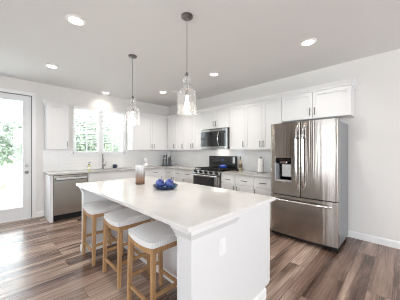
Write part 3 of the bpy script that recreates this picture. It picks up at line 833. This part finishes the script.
st.location = (-2.915, -3.755, 0); st['label'] = 'wooden backless stool with striped cushion nearest the camera'
dup(st, (-2.90, -3.13, 0), 'middle wooden backless stool of the three tucked under the island')
dup(st, (-2.945, -2.535, 0), 'farthest wooden backless stool, at the dishwasher end of the island')

# ================================================================ ON THE ISLAND
bm = B(); vx, vy = -2.59, -2.86
lathe(bm, [(0, 0), (.055, 0), (.059, .006), (.059, .24), (.057, .245), (.052, .245), (.052, .02), (0, .02)], vx, vy, .9145, 36)
tag(obj('vase', bm, 'ombre_glaze', base=(vx, vy, .9145), smooth=True), 'straight vase, white above and copper brown below, on the island', 'vase')
px, py = -2.545, -3.36
bm = B(); lathe(bm, [(0, 0), (.08, 0), (.108, .006), (.139, .028), (.144, .042), (.139, .042), (.106, .016), (0, .009)], px, py, .9145, 40)
tag(obj('dish', bm, 'blue_dish', base=(px, py, .9145), smooth=True), 'shallow dark blue dish under two blue balls on the island', 'dish')
for s, nm, r in ((-1, 'left of the two textured cobalt blue balls in the dish', .050), (1, 'right of the two textured cobalt blue balls in the dish', .050)):
    bx_, by_ = px+s*.0385-.012, py-s*.0385-.0; bm = B()
    bmesh.ops.create_icosphere(bm, subdivisions=4, radius=r, matrix=Matrix.Translation((bx_, by_, .9145+.0105+r)))
    for v in bm.verts:
        d = (v.co-Vector((bx_, by_, .925+r))); a = math.atan2(d.y, d.x); 
        v.co += d.normalized()*.0018*math.sin(9*a)*math.cos(9*math.asin(max(-1, min(1, d.z/d.length))))
    tag(obj('decorative_ball', bm, 'blue_ball', base=(bx_, by_, .925), smooth=True), nm, 'ball', 'blue balls in the dish')

# ================================================================ ON THE COUNTERS
zc = .9145
def pump_bottle(x, y):
    t = thing('soap_dispenser', 'clear bottle of pale yellow soap with a black pump beside the sink', 'soap dispenser', (x, y, zc))
    bm = B(); lathe(bm, [(0, 0), (.032, 0), (.035, .005), (.035, .095), (.028, .11), (.014, .12), (.014, .128), (0, .128)], x, y, zc, 24); obj('bottle', bm, 'soap_liquid', t, True)
    bm = B(); lathe(bm, [(0, .128), (.016, .128), (.016, .143), (.005, .146), (.005, .165), (.011, .168), (.011, .178), (0, .178)], x, y, zc, 16); tube(bm, [(x, y, zc+.172), (x+.025, y-.025, zc+.172), (x+.032, y-.032, zc+.164)], .004, 8); obj('pump', bm, 'black_plastic', t, True)
    bm = B(); lathe(bm, [(.0355, .03), (.0358, .03), (.0358, .08), (.0355, .08)], x, y, zc, 24, cap=False); obj('label', bm, 'paper', t, True)
pump_bottle(-2.45, -.33)
def mug(x, y, z, m_, label, group=None, r=.05, h=.09):
    t = thing('mug', label, 'mug', (x, y, z), group)
    bm = B(); lathe(bm, [(0, 0), (r*.8, 0), (r, .008), (r, h), (r-.004, h), (r-.004, .01), (0, .008)], x, y, z, 24); obj('cup', bm, m_, t, True)
    bm = B(); tube(bm, [(x+(r-.002)*.7, y-(r-.002)*.7, z+h*.8), (x+(r+.02)*.7, y-(r+.02)*.7, z+h*.75), (x+(r+.024)*.7, y-(r+.024)*.7, z+h*.45), (x+(r-.002)*.7, y-(r-.002)*.7, z+h*.25)], .005, 8); obj('handle', bm, m_, t, True)
mug(-1.78, -.088, zc, 'mug_navy', 'navy blue mug standing right of the faucet')
def jar(x, y, z, label):
    t = thing('canister', label, 'canister', (x, y, z), 'stacked white canisters')
    bm = B(); lathe(bm, [(0, 0), (.052, 0), (.055, .005), (.055, .108), (.05, .115), (0, .115)], x, y, z, 24); obj('jar', bm, 'mug_white', t, True)
    bm = B(); lathe(bm, [(0, .1155), (.051, .1155), (.052, .127), (0, .128)], x, y, z, 24); obj('lid', bm, 'grille', t, True)
jar(-1.02, -.30, zc, 'lower of two stacked white canisters on the window-wall counter')
jar(-1.02, -.30, zc+.1285, 'upper of two stacked white canisters on the window-wall counter')
# knife block in the corner
kx, ky = -.34, -.34
def rot(dx, dy, z): c = .7071; return (kx+c*dx+c*dy, ky-c*dx+c*dy, z)   # dx = across the view, dy = away into the corner
def obox(bm, u0, u1, v0, v1, z0, z1, bev=0):
    b2 = B(); box(b2, u0, u1, v0, v1, z0, z1, bev)
    for v in b2.verts: v.co = Vector(rot(v.co.x, v.co.y, v.co.z))
    me = bpy.data.meshes.new('x'); b2.to_mesh(me); b2.free(); bm.from_mesh(me); bpy.data.meshes.remove(me); return bm
t = thing('knife_stand', 'clear knife stand on a black base in the counter corner', 'knife stand', (kx, ky, zc))
bm = B(); obox(bm, -.155, .155, -.07, .07, zc, zc+.03, .004); obj('stand_base', bm, 'black_plastic', t)
bm = B(); 
for u0, u1 in ((-.135, -.005), (.03, .125)): obox(bm, u0, u1, -.045, .045, zc+.031, zc+.036); obox(bm, u0, u1, -.045, -.041, zc+.036, zc+.2); obox(bm, u0, u1, .041, .045, zc+.036, zc+.2)
obj('clear_sleeve', bm, 'clear_acrylic', t)
for i, (u, h_, w_, lab) in enumerate(((-.115, .26, .016, 'leftmost black-handled knife in the corner stand'), (-.075, .27, .018, 'second black-handled knife from the left in the stand'), (-.015, .28, .016, 'tallest black-handled knife at the middle of the stand'), (.055, .20, .020, 'short dark knife right of the tallest one in the stand'), (.10, .23, .020, 'rightmost black-handled knife in the corner stand'))):
    h_ += .05
    t = thing('kitchen_knife', lab, 'knife', rot(u, 0, zc+.037), 'knives in the corner stand')
    bm = B(); obox(bm, u-w_, u+w_, -.0015, .0015, zc+.038, zc+h_-.09); obj('blade', bm, 'steel_plain' if i == 1 else 'black_plastic', t)
    bm = B(); obox(bm, u-.017, u+.017, -.012, .012, zc+h_-.0895, zc+h_, .004); obj('handle', bm, 'black_plastic', t)
# oil bottle
x, y = -.22, -2.82
t = thing('oil_bottle', 'glass oil bottle with dark label and black stopper right of the range', 'bottle', (x, y, zc))
bm = B(); lathe(bm, [(0, 0), (.035, 0), (.038, .006), (.038, .17), (.03, .195), (.015, .215), (.013, .265), (0, .265)], x, y, zc, 24); obj('bottle', bm, 'oil', t, True)
bm = B(); lathe(bm, [(.0385, .075), (.0388, .075), (.0388, .155), (.0385, .155)], x, y, zc, 24, cap=False); obj('label', bm, 'label_dark', t, True)
bm = B(); lathe(bm, [(0, .265), (.014, .265), (.014, .285), (.006, .29), (.005, .325), (0, .326)], x, y, zc, 14); obj('stopper', bm, 'black_plastic', t, True)
# small black spoon rest between bottle and range
bm = B(); box(bm, -.20, -.07, -2.735, -2.635, zc, zc+.035, .008)
tag(obj('black_box', bm, 'black_plastic'), 'small low black box between the range and the oil bottle', 'box')
# paper towel holder
x, y = -.19, -3.28
t = thing('paper_towel_holder', 'white paper towel roll on an upright holder beside the refrigerator', 'paper towel holder', (x, y, zc))
bm = B(); lathe(bm, [(0, 0), (.075, 0), (.075, .008), (.07, .012), (0, .012)], x, y, zc, 28); obj('holder_base', bm, 'nickel', t, True)
bm = B(); cyl(bm, (x, y, zc+.012), (x, y, zc+.30), .006, seg=10); bmesh.ops.create_uvsphere(bm, u_segments=14, v_segments=10, radius=.014, matrix=Matrix.Translation((x, y, zc+.305))); obj('holder_rod', bm, 'black_plastic', t, True)
bm = B(); lathe(bm, [(.02, .013), (.058, .013), (.058, .275), (.02, .275), (.02, .013)], x, y, zc, 28, cap=False); obj('paper_roll', bm, 'paper', t, True)
bm = B(); tube(bm, [(x-.03, y-.064, zc+.01), (x-.03, y-.064, zc+.15), (x-.03, y+.03, zc+.15)], .003, 8); obj('tension_arm', bm, 'nickel', t, True)

# wall outlets on the backsplash
def outlet(F, u, z, label):
    t = thing('wall_outlet', label, 'outlet', F.pt(u, .0085, z), 'white backsplash outlets')
    bm = B(); F.box(bm, u-.036, u+.036, .0085, .0125, z-.058, z+.058, .0015); obj('cover_plate', bm, 'plastic_white', t)
    bm = B()
    for s in (-1, 1):
        for d_ in (-.006, .006): F.box(bm, u+d_-.0015, u+d_+.0015, .0125, .0132, z+s*.022-.006, z+s*.022+.006)
    obj('socket_slots', bm, 'outlet_dark', t)
outlet(BK, -2.95, 1.13, 'white outlet on the tile above the dishwasher')
outlet(RT, -3.08, 1.13, 'white outlet on the tile between the oil bottle and the paper towels')

# ================================================================ CEILING
def downlight(x, y, label, energy=6):
    t = thing('ceiling_light', label, 'ceiling light', (x, y, H), 'recessed ceiling lights')
    bm = B(); lathe(bm, [(.066, -.001), (.098, -.001), (.098, -.006), (.09, -.012), (.072, -.014), (.066, -.008), (.066, -.001)], x, y, H, 36, cap=False); obj('light_trim', bm, 'light_trim', t, True)
    bm = B(); lathe(bm, [(0, -.009), (.068, -.009), (.068, -.002), (0, -.002)], x, y, H, 32); obj('light_lens', bm, 'lamp_glow', t)
    l = bpy.data.lights.new('downlight', 'AREA'); l.shape = 'DISK'; l.size = .13; l.energy = energy; l.color = (1, .93, .84); l.spread = math.radians(130)
    o = bpy.data.objects.new('downlight_beam', l); COL.objects.link(o); o.parent = t; o.location = (0, 0, -.02)
downlight(-3.314, -2.807, 'large recessed ceiling light nearest the top left of the view')
downlight(-3.265, -1.181, 'recessed ceiling light in front of the glass door')
downlight(-2.052, -.23, 'recessed ceiling light above the sink window', 1.8)
downlight(-1.107, -1.239, 'recessed ceiling light nearest the room corner', 10)
downlight(-1.107, -2.843, 'recessed ceiling light in front of the microwave', 9)
downlight(-1.076, -4.42, 'recessed ceiling light in front of the refrigerator')
def vent(x, y, label, L=.30, W=.12, ang=0):
    t = thing('ceiling_vent', label, 'vent', (x, y, H), 'ceiling air vents')
    bm = B(); f = .018
    box(bm, x-L/2, x+L/2, y-W/2, y-W/2+f, H-.008, H-.0005); box(bm, x-L/2, x+L/2, y+W/2-f, y+W/2, H-.008, H-.0005)
    box(bm, x-L/2, x-L/2+f, y-W/2+f, y+W/2-f, H-.008, H-.0005); box(bm, x+L/2-f, x+L/2, y-W/2+f, y+W/2-f, H-.008, H-.0005)
    box(bm, x-.008, x+.008, y-W/2+f, y+W/2-f, H-.007, H-.0005)
    n_ = 5
    for i in range(n_): yy = y-W/2+f+(W-2*f)*(i+.5)/n_; box(bm, x-L/2+f, x+L/2-f, yy-.003, yy+.003, H-.007, H-.002)
    obj('vent_grille', bm, 'trim_white', t)
    bm = B(); box(bm, x-L/2+f, x+L/2-f, y-W/2+f, y+W/2-f, H-.0015, H-.0005); obj('vent_opening', bm, 'gap', t)
vent(-3.80, -.13, 'white slotted ceiling vent above the glass door')
vent(-.86, -1.45, 'small ceiling vent near the corner, behind the near pendant', .22, .12)

# pendants
def pendant(x, y, label):
    t = thing('pendant_light', label, 'pendant light', (x, y, H), 'clear glass pendants over the island')
    bm = B(); lathe(bm, [(0, -.0005), (.062, -.0005), (.062, -.012), (.05, -.022), (.012, -.026), (.008, -.04), (0, -.04)], x, y, H, 32); obj('canopy', bm, 'nickel', t, True)
    bm = B(); cyl(bm, (x, y, H-.04), (x, y, 2.15), .0035, seg=8); obj('cord', bm, 'nickel', t)
    bm = B(); lathe(bm, [(0, 2.160-H), (.010, 2.160-H), (.012, 2.148-H), (.016, 2.140-H), (.016, 2.128-H), (0, 2.128-H)], x, y, H, 20); obj('cap', bm, 'nickel', t, True)
    # glass: ball, pinched neck, bell shade, with inner wall
    o_ = [(.014, 2.134), (.030, 2.126), (.044, 2.110), (.048, 2.090), (.043, 2.068), (.028, 2.052), (.022, 2.045), (.034, 2.038), (.041, 2.029), (.034, 2.020), (.024, 2.012), (.026, 2.004),
          (.055, 1.995), (.080, 1.982), (.094, 1.960), (.099, 1.930), (.100, 1.86), (.100, 1.742), (.104, 1.730)]
    prof = [(r, z-H) for r, z in o_]+[(r-.003, z-H) for r, z in reversed(o_)]+[(o_[0][0], o_[0][1]-H)]
    bm = B(); lathe(bm, prof, x, y, H, 40, cap=False); obj('glass_shade', bm, 'pendant_glass', t, True)
    bm = B(); cyl(bm, (x, y, 2.128), (x, y, 1.975), .004, seg=10); cyl(bm, (x, y, 1.975), (x, y, 1.925), .018, seg=18); obj('socket', bm, 'nickel', t, True)
    bm = B(); lathe(bm, [(0, 1.755-H), (.018, 1.760-H), (.029, 1.782-H), (.030, 1.805-H), (.022, 1.845-H), (.015, 1.88-H), (.014, 1.924-H), (0, 1.924-H)], x, y, H, 24); obj('bulb', bm, 'bulb_glow', t, True)
    l = bpy.data.lights.new('pendant_glow', 'POINT'); l.energy = 1.2; l.color = (1, .88, .74); l.shadow_soft_size = .03
    o = bpy.data.objects.new('pendant_glow', l); COL.objects.link(o); o.parent = t; o.location = (0, 0, 1.74-H)
pendant(-2.515, -3.698, 'clear bell glass pendant nearer the camera, over the near end of the island')
pendant(-2.49, -2.457, 'clear bell glass pendant farther from the camera, left of the other')

for o in list(S.objects):
    if '_base' in o: del o['_base']
